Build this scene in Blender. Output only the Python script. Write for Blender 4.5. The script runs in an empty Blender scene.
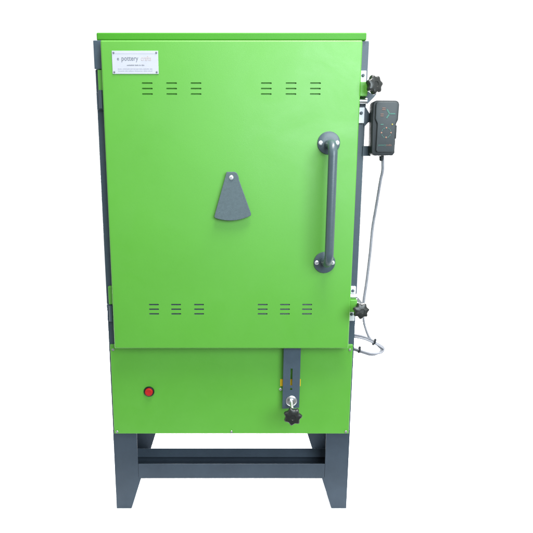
import bpy, bmesh, math, random
from mathutils import Vector, Matrix
random.seed(4)
R = math.radians
sc = bpy.context.scene

# ------------------------------------------------------------------ camera
cam_d = bpy.data.cameras.new('camera')
cam = bpy.data.objects.new('camera', cam_d); sc.collection.objects.link(cam)
cam_d.sensor_width = 36; cam_d.lens = 500/533*36; cam_d.shift_x = 35/533
cam.location = (0, -1.509, 1.125); cam.rotation_euler = (R(90-10.98), 0, 0)
cam_d.clip_start = .05; cam_d.clip_end = 500
sc.camera = cam
# ------------------------------------------------------------------ light
w = bpy.data.worlds.new('World'); sc.world = w; w.use_nodes = True
bg = w.node_tree.nodes['Background']
bg.inputs[0].default_value = (.98, .99, 1, 1); bg.inputs[1].default_value = 1.12
# world kept white behind the kiln and dimmed in front to shape the light
wn = w.node_tree; tcw = wn.nodes.new('ShaderNodeTexCoord'); sx = wn.nodes.new('ShaderNodeSeparateXYZ')
mw = wn.nodes.new('ShaderNodeMapRange'); mw.inputs['From Min'].default_value = -.9; mw.inputs['From Max'].default_value = .0
mw.inputs['To Min'].default_value = .38; mw.inputs['To Max'].default_value = 1.2; mw.interpolation_type = 'SMOOTHSTEP'
wn.links.new(tcw.outputs['Generated'], sx.inputs[0]); ad = wn.nodes.new('ShaderNodeMath'); ad.operation = 'MULTIPLY_ADD'; ad.inputs[1].default_value = .5
wn.links.new(sx.outputs['Z'], ad.inputs[0]); wn.links.new(sx.outputs['Y'], ad.inputs[2]); wn.links.new(ad.outputs[0], mw.inputs['Value'])
wn.links.new(mw.outputs['Result'], bg.inputs[1])
def area(name, loc, target, sx, sy, power, col):
    l = bpy.data.lights.new(name, 'AREA'); l.shape = 'RECTANGLE'; l.size = sx; l.size_y = sy
    l.energy = power; l.color = col
    o = bpy.data.objects.new(name, l); sc.collection.objects.link(o)
    o.location = loc
    o.rotation_euler = (Vector(target)-Vector(loc)).to_track_quat('-Z', 'Y').to_euler()
    return o
area('softbox', (1.15, -2.35, 1.85), (.1, 0, .85), 1.9, 1.6, 116, (.82, .94, 1))
area('floor_wash_light', (0, 2.6, 1.0), (0, .5, 0), 3.5, 1.4, 560, (1, 1, 1))  # unseen lamp added to wash the floor white around the stand
area('top_softbox', (.65, -.75, 3.9), (.15, -.1, .5), 2.0, .8, 230, (1, .99, .95))
sc.view_settings.view_transform = 'Standard'; sc.view_settings.look = 'None'
sc.view_settings.exposure = 0; sc.view_settings.gamma = 1

# ------------------------------------------------------------------ materials
def mat(name, col, rough=.5, metal=0, spec=.3, noise=None, bump=None, coat=0, emit=None, wave=0):
    """noise=(scale, amount): mottling of the base colour; bump=(scale, strength)"""
    m = bpy.data.materials.new(name); m.use_nodes = True
    nt = m.node_tree; b = nt.nodes['Principled BSDF']
    b.inputs['Base Color'].default_value = (*col, 1)
    b.inputs['Roughness'].default_value = rough
    b.inputs['Metallic'].default_value = metal
    b.inputs['Specular IOR Level'].default_value = spec
    b.inputs['Coat Weight'].default_value = coat
    if emit:
        b.inputs['Emission Color'].default_value = (*emit[:3], 1); b.inputs['Emission Strength'].default_value = emit[3]
    tc = nt.nodes.new('ShaderNodeTexCoord')
    if noise:
        n = nt.nodes.new('ShaderNodeTexNoise'); n.inputs['Scale'].default_value = noise[0]
        n.inputs['Detail'].default_value = 6; n.inputs['Roughness'].default_value = .6
        nt.links.new(tc.outputs['Object'], n.inputs['Vector'])
        r = nt.nodes.new('ShaderNodeValToRGB')
        r.color_ramp.elements[0].position = .3; r.color_ramp.elements[1].position = .7
        a = noise[1]
        r.color_ramp.elements[0].color = (*[c*(1-a) for c in col], 1)
        r.color_ramp.elements[1].color = (*[min(1, c*(1+a)) for c in col], 1)
        nt.links.new(n.outputs['Fac'], r.inputs['Fac']); nt.links.new(r.outputs['Color'], b.inputs['Base Color'])
        mr = nt.nodes.new('ShaderNodeMapRange')
        mr.inputs['To Min'].default_value = rough-.07; mr.inputs['To Max'].default_value = rough+.07
        nt.links.new(n.outputs['Fac'], mr.inputs['Value']); nt.links.new(mr.outputs['Result'], b.inputs['Roughness'])
    if bump:
        n2 = nt.nodes.new('ShaderNodeTexNoise'); n2.inputs['Scale'].default_value = bump[0]
        n2.inputs['Detail'].default_value = 3
        nt.links.new(tc.outputs['Object'], n2.inputs['Vector'])
        bp = nt.nodes.new('ShaderNodeBump'); bp.inputs['Strength'].default_value = bump[1]
        bp.inputs['Distance'].default_value = .002
        nt.links.new(n2.outputs['Fac'], bp.inputs['Height']); nt.links.new(bp.outputs['Normal'], b.inputs['Normal'])
        if wave:      # slight oil-canning of the sheet and smeared polish marks in the gloss
            n3 = nt.nodes.new('ShaderNodeTexNoise'); n3.inputs['Scale'].default_value = 3.5; n3.inputs['Detail'].default_value = 2; n3.inputs['Distortion'].default_value = 1.2
            nt.links.new(tc.outputs['Object'], n3.inputs['Vector'])
            b3 = nt.nodes.new('ShaderNodeBump'); b3.inputs['Strength'].default_value = .5; b3.inputs['Distance'].default_value = .0005
            nt.links.new(n3.outputs['Fac'], b3.inputs['Height']); nt.links.new(b3.outputs['Normal'], bp.inputs['Normal'])
            n4 = nt.nodes.new('ShaderNodeTexNoise'); n4.inputs['Scale'].default_value = 6; n4.inputs['Detail'].default_value = 8; n4.inputs['Roughness'].default_value = .65; n4.inputs['Distortion'].default_value = .8
            nt.links.new(tc.outputs['Object'], n4.inputs['Vector'])
            m4 = nt.nodes.new('ShaderNodeMapRange'); m4.inputs['From Min'].default_value = .3; m4.inputs['From Max'].default_value = .7
            m4.inputs['To Min'].default_value = rough-.06; m4.inputs['To Max'].default_value = rough+.06
            nt.links.new(n4.outputs['Fac'], m4.inputs['Value']); nt.links.new(m4.outputs['Result'], b.inputs['Roughness'])
    return m
GREEN = mat('green_powder_coat', (.061, .262, .015), .49, spec=.68, noise=(3.2, .035), bump=(750, .10), wave=1)
GREENB = mat('green_lid_paint', (.036, .195, .008), .5, spec=.25, noise=(5, .03), bump=(750, .1))
GREY = mat('hammered_grey_paint', (.040, .060, .080), .42, spec=.3, noise=(40, .06), bump=(500, .2))
STANDG = mat('blue_grey_enamel', (.031, .043, .059), .5, spec=.16, noise=(9, .12), bump=(300, .2))
HGREY = mat('handle_grey', (.045, .068, .080), .33, spec=.4, noise=(60, .05), bump=(300, .1))
PEEP = mat('peephole_grey', (.066, .092, .103), .5, spec=.25, noise=(150, .10), bump=(700, .3))
BLACK = mat('black_knob_plastic', (.008, .010, .009), .35, spec=.5, bump=(200, .1))
CASE = mat('dark_case_plastic', (.014, .018, .020), .5, spec=.3, bump=(400, .15))
FACE = mat('slate_face_overlay', (.040, .048, .052), .5, spec=.22, noise=(60, .08), bump=(500, .1))
ZINC = mat('zinc_plated_steel', (.55, .57, .58), .28, 1, noise=(60, .12))
SILVER = mat('bright_screw_steel', (.62, .64, .68), .35, .8, noise=(300, .2))
WHITE = mat('white_enamel', (.52, .53, .56), .4, spec=.2)
PLATE = mat('brushed_white_plate', (.36, .37, .42), .45, spec=.2, noise=(30, .03))
PRINT = mat('grey_plate_print', (.13, .14, .16), .6, spec=.1)
PRINT2 = mat('pale_plate_print', (.27, .28, .33), .6, spec=.1)
PEACH = mat('pale_peach_print', (.38, .32, .31), .6, spec=.1)
YELLOW = mat('yellow_label', (.55, .36, .01), .5)
REDL = mat('red_lens', (.32, .010, .008), .2, spec=.5)
BLK = mat('black_bezel', (.006, .006, .006), .4)
CABLE = mat('grey_cable_sheath', (.20, .205, .23), .5, noise=(90, .15))
TIE = mat('dark_cable_tie', (.02, .025, .03), .5)
TEAL = mat('teal_print', (.035, .12, .095), .5)
ORANGE = mat('orange_print', (.17, .085, .06), .5)
LEDY = mat('yellow_led', (.35, .28, .03), .3)
PINK = mat('pale_orange_button', (.24, .13, .09), .5)
FLOOR = mat('white_floor', (.93, .93, .93), .8, spec=.1)

# ------------------------------------------------------------------ helpers
def link(name, me, parent=None, mats=(), loc=None, rot=None, smooth=False):
    o = bpy.data.objects.new(name, me); sc.collection.objects.link(o)
    for m in mats: me.materials.append(m)
    if parent: o.parent = parent
    if loc: o.location = loc
    if rot: o.rotation_euler = rot
    if smooth:
        for p in me.polygons: p.use_smooth = True
        md = None
    return o
def done(name, bm, mats, parent=None, smooth=False, **k):
    if not isinstance(mats, (list, tuple)): mats = [mats]
    bmesh.ops.recalc_face_normals(bm, faces=bm.faces[:])
    me = bpy.data.meshes.new(name); bm.to_mesh(me); bm.free()
    if smooth: me.set_sharp_from_angle(angle=R(38)) if False else None
    o = link(name, me, parent, mats, smooth=smooth, **k)
    if smooth: me.set_sharp_from_angle(angle=R(40))
    return o
def join(bm, b2, mi=0):
    for f in b2.faces: f.material_index = mi
    me = bpy.data.meshes.new('t'); b2.to_mesh(me); b2.free()
    bm.from_mesh(me); bpy.data.meshes.remove(me)
def box(bm, x0, x1, y0, y1, z0, z1, bev=.0015, mi=0, seg=2):
    b = bmesh.new(); bmesh.ops.create_cube(b, size=1)
    for v in b.verts:
        v.co = Vector(((x0+x1)/2+v.co.x*(x1-x0), (y0+y1)/2+v.co.y*(y1-y0), (z0+z1)/2+v.co.z*(z1-z0)))
    if bev: bmesh.ops.bevel(b, geom=b.edges[:], offset=bev, segments=seg, affect='EDGES', profile=.5)
    join(bm, b, mi)
def prism(bm, pts, y0, y1, bev=.001, mi=0, seg=2):
    """polygon in XZ extruded along Y"""
    b = bmesh.new()
    f = b.faces.new([b.verts.new((x, y0, z)) for x, z in pts])
    r = bmesh.ops.extrude_face_region(b, geom=[f])
    for v in r['geom']:
        if isinstance(v, bmesh.types.BMVert): v.co.y = y1
    bmesh.ops.recalc_face_normals(b, faces=b.faces[:])
    if bev: bmesh.ops.bevel(b, geom=b.edges[:], offset=bev, segments=seg, affect='EDGES', profile=.5)
    join(bm, b, mi)
def lathe(bm, prof, n=32, M=Matrix(), mi=0, lobes=0, amp=0):
    """prof: (radius, height) along local Z; M places it"""
    b = bmesh.new(); rings = []; rmax = max(p[0] for p in prof)
    for r, h in prof:
        ring = []
        for i in range(n):
            a = 2*math.pi*i/n
            rr = r
            if lobes: rr = r*(1+amp*(((1+math.cos(lobes*a))/2)**1.25*2-1.1)*min(1, (r/rmax)**2))
            ring.append(b.verts.new((rr*math.cos(a), rr*math.sin(a), h)))
        rings.append(ring)
    for p, q in zip(rings, rings[1:]):
        for i in range(n): b.faces.new((p[i], p[(i+1) % n], q[(i+1) % n], q[i]))
    b.faces.new(rings[0][::-1]); b.faces.new(rings[-1])
    bmesh.ops.transform(b, matrix=M, verts=b.verts[:])
    join(bm, b, mi)
def along(p0, direction):
    return Matrix.Translation(Vector(p0)) @ Vector(direction).to_track_quat('Z', 'Y').to_matrix().to_4x4()
def smooth_path(pts, n=8):
    pts = [Vector(p) for p in pts]; out = []
    for i in range(len(pts)-1):
        p0 = pts[max(i-1, 0)]; p1 = pts[i]; p2 = pts[i+1]; p3 = pts[min(i+2, len(pts)-1)]
        for k in range(n):
            t = k/n
            out.append(.5*((2*p1)+(p2-p0)*t+(2*p0-5*p1+4*p2-p3)*t*t+(3*p1-p0-3*p2+p3)*t**3))
    out.append(pts[-1]); return out
def tube(bm, pts, r, n=12, mi=0):
    b = bmesh.new(); rings = []; up = Vector((0, 1, .01)).normalized()
    for i, p in enumerate(pts):
        t = (pts[min(i+1, len(pts)-1)]-pts[max(i-1, 0)]).normalized()
        s = t.cross(up)
        s = s.normalized() if s.length > .05 else t.cross(Vector((1, 0, 0))).normalized()
        if i and s.dot(prev) < 0: s = -s
        prev = s; u = s.cross(t).normalized()
        rings.append([b.verts.new(p+s*math.cos(2*math.pi*k/n)*r+u*math.sin(2*math.pi*k/n)*r) for k in range(n)])
    for p, q in zip(rings, rings[1:]):
        for i in range(n): b.faces.new((p[i], p[(i+1) % n], q[(i+1) % n], q[i]))
    b.faces.new(rings[0][::-1]); b.faces.new(rings[-1])
    join(bm, b, mi)
def text(bm, s, size, x, y, z, mi, depth=.0003, align='CENTER', sx=1):
    c = bpy.data.curves.new('t', 'FONT'); c.body = s; c.size = size; c.align_x = align; c.align_y = 'CENTER'
    c.extrude = depth
    o = bpy.data.objects.new('t', c); sc.collection.objects.link(o)
    dg = bpy.context.evaluated_depsgraph_get()
    me = bpy.data.meshes.new_from_object(o.evaluated_get(dg))
    b = bmesh.new(); b.from_mesh(me)
    bmesh.ops.transform(b, matrix=Matrix.Translation((x, y, z)) @ Matrix.Rotation(R(90), 4, 'X') @ Matrix.Diagonal((sx, 1, 1, 1)), verts=b.verts[:])
    join(bm, b, mi)
    bpy.data.objects.remove(o); bpy.data.curves.remove(c); bpy.data.meshes.remove(me)
def empty(name, loc, parent=None):
    o = bpy.data.objects.new(name, None); sc.collection.objects.link(o); o.location = loc
    o.empty_display_size = .1
    if parent: o.parent = parent
    return o
def tag(o, label, cat, group=None):
    o['label'] = label; o['category'] = cat
    if group: o['group'] = group
F = Vector((0, -1, 0))
def screw(x, y, z, parent, r=.006, m=SILVER, h=.003, name='screw'):
    bm = bmesh.new()
    lathe(bm, [(r, 0), (r, h*.5), (r*.8, h*.9), (r*.45, h)], 20, along((x, y, z), F), 0)
    lathe(bm, [(r*.28, h*.9), (r*.28, h*1.08)], 6, along((x, y, z), F), 1)
    return done(name, bm, [m, PRINT], parent, smooth=True)
def star_knob(parent, c, direction, r=.024, t=.020, spin=0):
    bm = bmesh.new()
    M = along(c, direction) @ Matrix.Rotation(spin, 4, 'Z')
    lathe(bm, [(r*.42, -t*.55), (r*.45, -t*.2), (r*.84, -t*.12), (r*.94, -t*.04), (r*.985, t*.1), (r, t*.3), (r*.98, t*.45), (r*.92, t*.56), (r*.80, t*.62), (r*.5, t*.66), (r*.33, t*.68), (r*.30, t*.62), (r*.05, t*.62)],
          98, M, 0, lobes=7, amp=.115)
    return done('star_knob', bm, BLACK, parent, smooth=True)
def rod(name, p0, p1, r, parent, m=ZINC, thread=False):
    bm = bmesh.new(); p0 = Vector(p0); p1 = Vector(p1); L = (p1-p0).length
    prof = [(r, 0)]
    if thread:
        k = int(L/.0018)
        prof = [((r if i % 2 else r*.86), L*i/k) for i in range(k+1)]
    else: prof = [(r, 0), (r, L)]
    lathe(bm, prof, 18, along(p0, p1-p0), 0)
    return done(name, bm, m, parent, smooth=True)

# ------------------------------------------------------------------ the setting
bm = bmesh.new()
box(bm, -2.6, 2.6, -.20, 2.5, -.024, -.004, 0)
fl = done('floor', bm, FLOOR); fl['kind'] = 'structure'

# ------------------------------------------------------------------ the kiln
kiln = empty('electric_kiln', (0, 0, 0))
tag(kiln, 'tall front-loading kiln with bright green door on a blue-grey steel stand', 'kiln')

# stand: folded sheet legs, front channel, side and rear rails
stand = empty('stand', (0, 0, -.004), kiln)
def leg(side, y0, y1):
    s = side
    bm = bmesh.new()
    k = .007 if y0 > .1 else 0
    pts = [(s*.3895, .290), (s*.3895, .0), (s*(.339-k), .0), (s*(.303-k), .113), (s*(.3115-k), .118), (s*(.3115-k), .290)]
    # sheet face
    f0, f1 = (y0, y0+.004) if y0 < .1 else (y1-.004, y1)
    prism(bm, pts, f0, f1, .0008)
    a, b = min(y0, y1)+.0041, max(y0, y1)-.0041
    # outer flange and inner flange (upright, then along the taper)
    xa, xb = sorted((s*.3905, s*.3845)); box(bm, xa, xb, a, b, 0, .286, .0006)
    if y0 < .1: prism(bm, [(s*.339, .0), (s*.303, .113), (s*.3075, .113), (s*.3435, .0)], a, b, 0)
    box(bm, *sorted((s*.341, s*.384)), a, b, .0005, .004, 0)
    return done('leg', bm, STANDG, stand)
for s in (-1, 1): leg(s, 0, .09)
for s in (-1, 1): leg(s, .275, .365)
bm = bmesh.new()
box(bm, -.3110, .3110, 0, .004, .113, .1655, .0012)
box(bm, -.3830, .3830, .0045, .0930, .1170, .1200, .0006)
box(bm, -.3840, .3840, .0935, .0975, .113, .1655, .0012)
b_ = bmesh.new()      # turned-down return of the back lip
q = [(.0933, .1655), (.0700, .1475), (.0685, .1495), (.0925, .1675)]
va = [b_.verts.new((-.3835, y, z)) for y, z in q]; vb = [b_.verts.new((.3835, y, z)) for y, z in q]
b_.faces.new(va); b_.faces.new(vb[::-1])
for i in range(4): b_.faces.new((va[i], vb[i], vb[(i+1) % 4], va[(i+1) % 4]))
join(bm, b_)
done('front_rail', bm, STANDG, stand)
for s in (-1, 1):
    bm = bmesh.new(); xa, xb = sorted((s*.370, s*.382))
    box(bm, xa, xb, .096, .270, .13, .282, .002); done('side_rail', bm, STANDG, stand)
bm = bmesh.new(); box(bm, -.3, .3, .33, .365, .225, .285, .002); done('rear_rail', bm, STANDG, stand)

# body shell
bm = bmesh.new()
box(bm, -.3908, .3908, .0045, .500, .2765, 1.4815, .003)
box(bm, -.3885, -.352, 0, .004, .575, 1.4815, .0008); box(bm, .352, .3885, 0, .004, .575, 1.4815, .0008)
done('body_shell', bm, GREY, kiln)
bm = bmesh.new(); box(bm, -.3800, .3800, -.006, .508, 1.4818, 1.503, .004, seg=4)
done('lid', bm, GREENB, kiln)

# lower front panel
panel = empty('lower_panel', (0, 0, 0), kiln)
panel = bpy.data.objects.remove(panel) or None
bm = bmesh.new(); box(bm, -.3840, .3840, -.006, .0040, .2755, .582, .0022, seg=3)
panel = done('lower_panel', bm, GREEN, kiln)
for x, z in ((-.3745, .5655), (.3745, .5650), (-.374, .2830), (0, .2830), (.374, .2830)):
    screw(x, -.006, z, panel, .0046, ZINC)
bm = bmesh.new()
lathe(bm, [(.0165, 0), (.0172, .002), (.0165, .0045), (.0135, .0055), (.0130, .003)], 40, along((-.2649, -.006, .4245), F), 0)
bz = done('pilot_lamp', bm, BLK, panel, smooth=True)
bm = bmesh.new()
lathe(bm, [(.0128, .002), (.0128, .007), (.0118, .0095), (.0095, .0105), (.0065, .0098), (.003, .0092), (.0008, .0092)], 40, along((-.2649, -.006, .4245), F), 0)
done('pilot_lens', bm, REDL, panel, smooth=True)

# door with cut ventilation slots
bm = bmesh.new(); box(bm, -.3605, .3605, -.045, -.004, .5830, 1.4735, .0045, seg=5)
door = done('door', bm, [GREEN, HGREY], kiln)
bm = bmesh.new()
for cx in (-.235, -.167, -.099, .097, .166, .234):
    for z in (1.3610, 1.3465, 1.3320): box(bm, cx-.0148, cx+.0148, -.06, -.0385, z-.0020, z+.0020, .0012, mi=0)
for cx in (-.235, -.168, -.0985, .0945, .162, .229):
    for z in (.7235, .7090, .6945): box(bm, cx-.0148, cx+.0148, -.06, -.0400, z-.0021, z+.0021, .0012, mi=1)
cut = done('cutter', bm, [GREEN, HGREY])
md = door.modifiers.new('slots', 'BOOLEAN'); md.object = cut; md.operation = 'DIFFERENCE'; md.solver = 'EXACT'; md.material_mode = 'TRANSFER'
dg = bpy.context.evaluated_depsgraph_get()
me = bpy.data.meshes.new_from_object(door.evaluated_get(dg))
door.modifiers.clear(); old = door.data; door.data = me; me.name = 'door'
bpy.data.objects.remove(cut)

# grab handle: round plates, bent tube
bm = bmesh.new(); hx = .2765; zt, zb = 1.199, .8535
for z in (zt, zb):
    lathe(bm, [(.0318, 0), (.0322, .001), (.0318, .0035), (.0300, .0045), (.014, .0048)], 48, along((hx, -.045, z), F), 0)
path = []
def arc(cy, cz, r, a0, a1, n=10):
    return [Vector((hx, cy-r*math.cos(R(a0+(a1-a0)*i/n)), cz+r*math.sin(R(a0+(a1-a0)*i/n)))) for i in range(n+1)]
path.append(Vector((hx, -.046, zt-.004)))
path += arc(-.079, zt-.004-.034, .034, 90, 0)          # turn from outward to downward
path += arc(-.079, zb+.004+.034, .034, 0, -90)
path.append(Vector((hx, -.046, zb+.004)))
tube(bm, path, .0125, 24)
done('door_handle', bm, HGREY, door, smooth=True)
for z in (zt, zb):
    for s in (-1, 1): screw(hx+s*.0235, -.0495, z, door, .0062, SILVER)

# peephole cover, hung on one screw
bm = bmesh.new()
bot = [(.0045+.0535*math.sin(R(a)), 0) for a in ()]
pts = [(-.0140, 1.1185), (.0095, 1.1185), (.0155, 1.1150), (.0200, 1.1060), (.0215, 1.0960), (.0570, .9990), (.0560, .9935)]
for i in range(1, 10):
    t = i/10; x = .0560+(-.0470-.0560)*t
    z = .9935+(.9865-.9935)*t-.0105*4*t*(1-t)
    pts.append((x, z))
pts += [(-.0470, .9862), (-.0500, .9905), (-.0490, .9950)]
prism(bm, pts, -.0585, -.0535, .0012)
lathe(bm, [(.006, 0), (.006, .0088)], 16, along((-.0006, -.045, 1.1025), F))
done('peephole_cover', bm, PEEP, door)
screw(-.0006, -.0585, 1.1025, door, .0062)

# name plate
bm = bmesh.new()
px0, px1, pz0, pz1 = -.3295, -.2020, 1.3850, 1.4455
box(bm, px0, px1, -.0466, -.0451, pz0, pz1, .0005, 0)
yy = -.0467
text(bm, 'e', .013, -.3130, yy, 1.4250, 1)
text(bm, 'pottery', .0180, -.3040, yy, 1.4255, 1, align='LEFT', sx=.86)
text(bm, 'crafts', .0180, -.2500, yy, 1.4255, 3, align='LEFT', sx=.72)
def scribble(z, x0, x1, h, mi, words):
    x = x0; rnd = random.Random(int(z*1e4))
    tot = sum(words)+len(words)*.6; u = (x1-x0)/tot
    for wd in words:
        for k in range(wd*2):
            xx = x+u*wd*k/(wd*2); hh = h*(.65+.35*rnd.random())
            box(bm, xx, xx+u*.30, yy-.0002, yy, z-h/2, z-h/2+hh, 0, mi)
        x += u*(wd+.6)
scribble(1.4080, -.289, -.239, .0030, 1, (8, 4, 2, 3))
scribble(1.3985, -.314, -.217, .0024, 2, (5, 8, 3, 6, 4, 7, 3))
scribble(1.3930, -.314, -.217, .0024, 2, (7, 3, 6, 9, 4, 5))
box(bm, -.322, -.209, yy-.0001, yy, 1.4375, 1.4380, 0, 2)
done('name_plate', bm, [PLATE, PRINT, PRINT2, PEACH], door)
for x in (px0+.005, px1-.005):
    for z in (pz0+.005, pz1-.005): screw(x, -.0466, z, door, .0026, PRINT, .0015)

# hinges on the left edge
for z0, z1, zp in ((1.3430, 1.4020, 1.2930), (.7160, .7730, .6600)):
    bm = bmesh.new(); box(bm, -.3785, -.3607, -.018, -.0005, z0, z1, .002)
    h = done('hinge', bm, GREEN, kiln)
    bm = bmesh.new(); box(bm, -.3865, -.3625, -.012, -.0005, zp, z0-.001, .0015)
    lathe(bm, [(.0065, 0), (.0065, .05)], 16, Matrix.Translation((-.372, -.018, zp+.003)))
    done('hinge_leaf', bm, GREY, h)

bm = bmesh.new(); box(bm, -.3865, -.3625, -.020, -.0005, 1.4025, 1.4790, .002)
done('hinge_cover', bm, GREY, kiln)
# latches on the right edge: zinc keeper plates, green door tab, swing bolt and knob
def latch(z, up, kc, kd, kr):
    root = empty('door_latch', (.372, 0, z), kiln)
    def P(x, y, zz): return (x-.372, y, zz-z)
    def b(name, m, *bx, bev=.0012):
        bm = bmesh.new(); x0, x1, y0, y1, z0, z1 = bx
        box(bm, x0-.372, x1-.372, y0, y1, z0-z, z1-z, bev); return done(name, bm, m, root)
    b('latch_tab', GREEN, .3607, .3815, -.040, -.006, z-.019, z+.019)
    for z0, z1, sz in ((z+.020, z+.054, z+.041), (z-.090 if up else z-.056, z-.046 if up else z-.022, z-.062 if up else z-.034)):
        b('keeper_plate', WHITE, .3615, .3835, -.010, -.0005, z0, z1)
        s = screw(.374-.372, -.010, sz-z, root, .0045, GREY, .004)
    # swing bolt
    rod('swing_bolt', P(.3835, -.030, z-.004 if up else z+.006), tuple(Vector(kc)-Vector((.372, 0, z))), .0042, root, ZINC, True)
    bm = bmesh.new(); lathe(bm, [(.0085, -.012), (.0085, .012)], 20, along(P(.3725, -.022, z-.030 if up else z+.026), (1, 0, 0)))
    done('pivot_pin', bm, ZINC, root, smooth=True)
    # gusset ear
    bm = bmesh.new()
    if up: g = [(.3840, 1.349), (.3840, 1.306), (.392, 1.312), (.4085, 1.329), (.4150, 1.338), (.398, 1.339)]
    else: g = [(.3790, .7440), (.3785, .7330), (.4010, .7130), (.4060, .7200), (.392, .7360)]
    prism(bm, [(x-.372, zz-z) for x, zz in g], -.012, -.004, .001)
    done('latch_ear', bm, GREY if up else ZINC, root)
    k = star_knob(root, Vector(kc)-Vector((.372, 0, z)), kd, kr, .022, R(8))
    return root
latch(1.3465, True, (.3900, -.060, 1.3530), (.45, -1, .10), .0240)
latch(.7170, False, (.3800, -.085, .7165), (.12, -1, .12), .0228)

# adjustable door stop bracket on the lower panel
bm = bmesh.new()
pl = [(.1630, .5820), (.1625, .3735), (.2165, .3765), (.2168, .5820)]
prism(bm, pl, -.0255, -.0225, .0008)
br = done('door_stop_bracket', bm, [GREY], kiln)
bm = bmesh.new()
prism(bm, [(.186, .4525), (.186, .5100), (.1925, .5100), (.1925, .4525)], -.035, -.015, .0)
prism(bm, [(.1892+.0038*math.cos(R(a)), .4410+.0042*math.sin(R(a))) for a in range(0, 360, 30)], -.035, -.015, 0)
cut = done('cutter', bm, [GREY])
md = br.modifiers.new('slot', 'BOOLEAN'); md.object = cut; md.solver = 'EXACT'
dg = bpy.context.evaluated_depsgraph_get()
me = bpy.data.meshes.new_from_object(br.evaluated_get(dg)); br.modifiers.clear(); br.data = me
bpy.data.objects.remove(cut)
bm = bmesh.new(); box(bm, .1685, .2110, -.0220, -.0065, .5300, .5780, .001); done('bracket_spacer', bm, GREY, br)
bm = bmesh.new(); box(bm, .1560, .2215, -.0082, -.0064, .4430, .4665, 0); done('yellow_label', bm, YELLOW, br)
screw(.1575, -.0064, .4320, br, .0048)
bm = bmesh.new(); lathe(bm, [(.0175, 0), (.0180, .001), (.0175, .003), (.015, .0045), (.009, .0055)], 36, along((.1905, -.0256, .4015), F))
lathe(bm, [(.0095, .005), (.0095, .012)], 6, along((.1905, -.0256, .4015), F))
done('washer', bm, ZINC, br, smooth=True)
kc = Vector((.1865, -.098, .3880)); st = Vector((.1905, -.030, .4010))
rod('threaded_stud', st, kc, .0052, br, ZINC, True)
rod('knob_ferrule', kc-(kc-st).normalized()*.020, kc, .0078, br, ZINC)
star_knob(br, kc, (kc-st)+Vector((0, 0, .018)), .0262, .022, R(4))

# bracket carrying the controller
bm = bmesh.new()
for z0, z1 in ((1.2590, 1.2840), (1.1640, 1.1925)): box(bm, .3845, .4200, -.004, -.0003, z0, z1, .001)
box(bm, .4040, .4400, -.0047, -.0010, 1.1660, 1.2820, .001)
prism(bm, [(.3850, 1.282), (.3850, 1.304), (.3890, 1.300), (.4010, 1.282)], -.0036, -.0004, .0006)
prism(bm, [(.3850, 1.2600), (.3850, 1.246), (.3890, 1.250), (.3980, 1.2600)], -.0036, -.0004, .0006)
done('controller_bracket', bm, GREY, kiln)

# ------------------------------------------------------------------ hand controller
ctl = empty('kiln_controller', (.4350, -.020, 1.2350))
tag(ctl, 'dark grey hand-held kiln controller hanging on the bracket beside the green door', 'controller')
U = .00280
def cp(l): return [((u-384.8)*U*.955, (129.6-v)*U*.99) for u, v in l]
bm = bmesh.new()
prism(bm, cp([(371, 104), (372, 101.6), (374.5, 100.6), (395, 100.8), (397.4, 102), (398.4, 104.5), (398.2, 119.5), (396.3, 123.5), (396.3, 152.5), (394.5, 155), (375, 155.3), (372, 152.5), (371.6, 137), (371.2, 128), (371, 119)]), -.024, .014, .0022, 0, 3)
# ribs on the rubber grip and the catch on the right side
for v0, v1 in ((124.5, 138.5),): prism(bm, cp([(395.6, v0), (397.7, v0+.6), (397.7, v1-.4), (395.6, v1)]), -.020, .004, .0012)
for v0, v1 in ((139.5, 144.5), (150, 153)): prism(bm, cp([(395.4, v0), (397.0, v0+.3), (397.0, v1-.3), (395.4, v1)]), -.018, .004, .0008)
case = done('case', bm, CASE, ctl, smooth=True)
bm = bmesh.new()
prism(bm, cp([(373.4, 105), (374.2, 103), (376.2, 102.2), (393.8, 102.2), (396, 103.2), (396.8, 105.2), (396.4, 118.8), (394.8, 123.5), (394.8, 150), (393.6, 151.6), (377.4, 151.6), (376, 150), (376, 123.5), (373.6, 118.8)]), -.0300, -.0235, .0022, 0, 3)
done('face_panel', bm, FACE, ctl, smooth=True)
yf = -.0302
def pr(name, m, parent=ctl): return None
bm = bmesh.new()
def stroke(a, b, wd, mi=0):
    (x0, z0), (x1, z1) = cp([a, b]); d = Vector((x1-x0, z1-z0)); n = Vector((-d.y, d.x)).normalized()*wd*U/2
    prism(bm, [(x0+n.x, z0+n.y), (x1+n.x, z1+n.y), (x1-n.x, z1-n.y), (x0-n.x, z0-n.y)], yf-.0004, yf+.0002, 0, mi)
stroke((385.1, 109.6), (388.0, 114.1), 1.3); stroke((385.1, 118.2), (387.5, 114.6), 1.3); stroke((388.5, 113.9), (394.0, 113.9), 1.2)
stroke((379.2, 124.3), (382.2, 124.3), .9)
for a0 in range(0, 360, 30):
    if a0 in (0, 90, 180, 270): continue
    a, b = R(a0-11), R(a0+11); rr = 5.0
    stroke((385.6+rr*math.cos(a), 132.5+rr*math.sin(a)), (385.6+rr*math.cos(b), 132.5+rr*math.sin(b)), .5)
for v in (108.3, 109.9): stroke((380.0, v), (383.4, v), .7, 1)
for v in (114.2, 116.0): stroke((378.6, v), (381.8, v), .6, 1)
(x0, z0), (x1, z1) = cp([(378.0, 144.7), (386.4, 144.7)])
text(bm, 'pottery', .0072, x0, yf, z0, 0, align='LEFT'); text(bm, 'crafts', .0072, x1-.0005, yf, z0, 1, align='LEFT')
done('printed_marks', bm, [TEAL, ORANGE], ctl)
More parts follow.
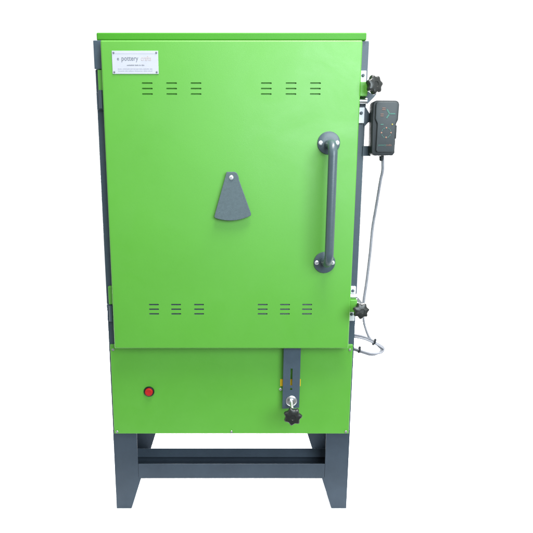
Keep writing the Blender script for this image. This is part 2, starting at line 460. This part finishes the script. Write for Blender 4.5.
for u, v in ((385.5, 127.7), (380.6, 132.5), (390.6, 132.5), (385.7, 137.2)):
    (x, z), = cp([(u, v)])
    bm = bmesh.new(); lathe(bm, [(.0022, 0), (.0022, .0007), (.0017, .0012)], 20, along((x, -.0299, z), F)); done('button', bm, PINK, ctl, smooth=True)
(x, z), = cp([(391.5, 124.3)])
bm = bmesh.new(); lathe(bm, [(.0020, 0), (.0020, .0008), (.0012, .0016)], 16, along((x, -.0299, z), F)); done('indicator_light', bm, LEDY, ctl, smooth=True)
bm = bmesh.new(); lathe(bm, [(.0065, 0), (.0060, .010), (.0045, .014)], 16, along((.0, -.004, -.0715), (.05, 0, -1))); done('cable_gland', bm, CASE, ctl, smooth=True)

# ------------------------------------------------------------------ cable
cab = empty('controller_cable', (.4500, -.010, 1.16))
tag(cab, 'pale grey cable hanging from the controller, its slack looped and tied low beside the kiln', 'cable')
O = Vector(cab.location)
raw = [(.4350, -.024, 1.160), (.4345, -.022, 1.130), (.4400, -.012, 1.095), (.4385, 0, 1.050), (.4370, .01, 1.010), (.4330, .02, .950), (.4300, .02, .880), (.4240, .02, .785), (.4176, .02, .714), (.4196, .02, .662), (.4276, .02, .628), (.4420, .018, .596), (.4640, .014, .577)]
raw[1] = (.4420, -.020, 1.125); raw[0] = (.4420-.004, -.024, 1.165)
bm = bmesh.new()
tube(bm, [p-O for p in smooth_path(raw)], .0041, 12)
def loop(dx, dz, dy, r=.0034):
    pts = [(.380, .03, .594+dz*.5), (.3990, .02, .5975+dz), (.4270, .015, .5925+dz), (.4560, .012, .5800+dz*.8), (.4780+dx, .010, .5680), (.4860+dx, .008, .5595), (.4760+dx, .004, .5510-dz*.4), (.4480, .002, .5490-dz), (.4200, .004, .5560-dz), (.3960, .012, .5620-dz), (.380, .03, .5635-dz)]
    tube(bm, [Vector(p)+Vector((0, dy, 0))-O for p in smooth_path(pts)], r, 10)
loop(0, 0, 0); loop(-.006, .0065, .004); loop(.004, .003, .012)
c = done('cable', bm, CABLE, cab, smooth=True)
for p, d in (((.4560, .014, .5840), (.9, 0, -.45)), ((.4080, .008, .5605), (.95, 0, -.2))):
    bm = bmesh.new(); M = along(Vector(p)-O, d) @ Matrix.Diagonal((.75, 1, 1, 1)) @ Matrix.Rotation(0, 4, 'Z')
    lathe(bm, [(.0118, -.002), (.0122, 0), (.0118, .002)], 20, M); box(bm, p[0]-O.x-.002, p[0]-O.x+.002, -.012+p[1]-O.y, -.006+p[1]-O.y, p[2]-O.z+.004, p[2]-O.z+.014, .0006)
    done('cable_tie', bm, TIE, cab, smooth=True)
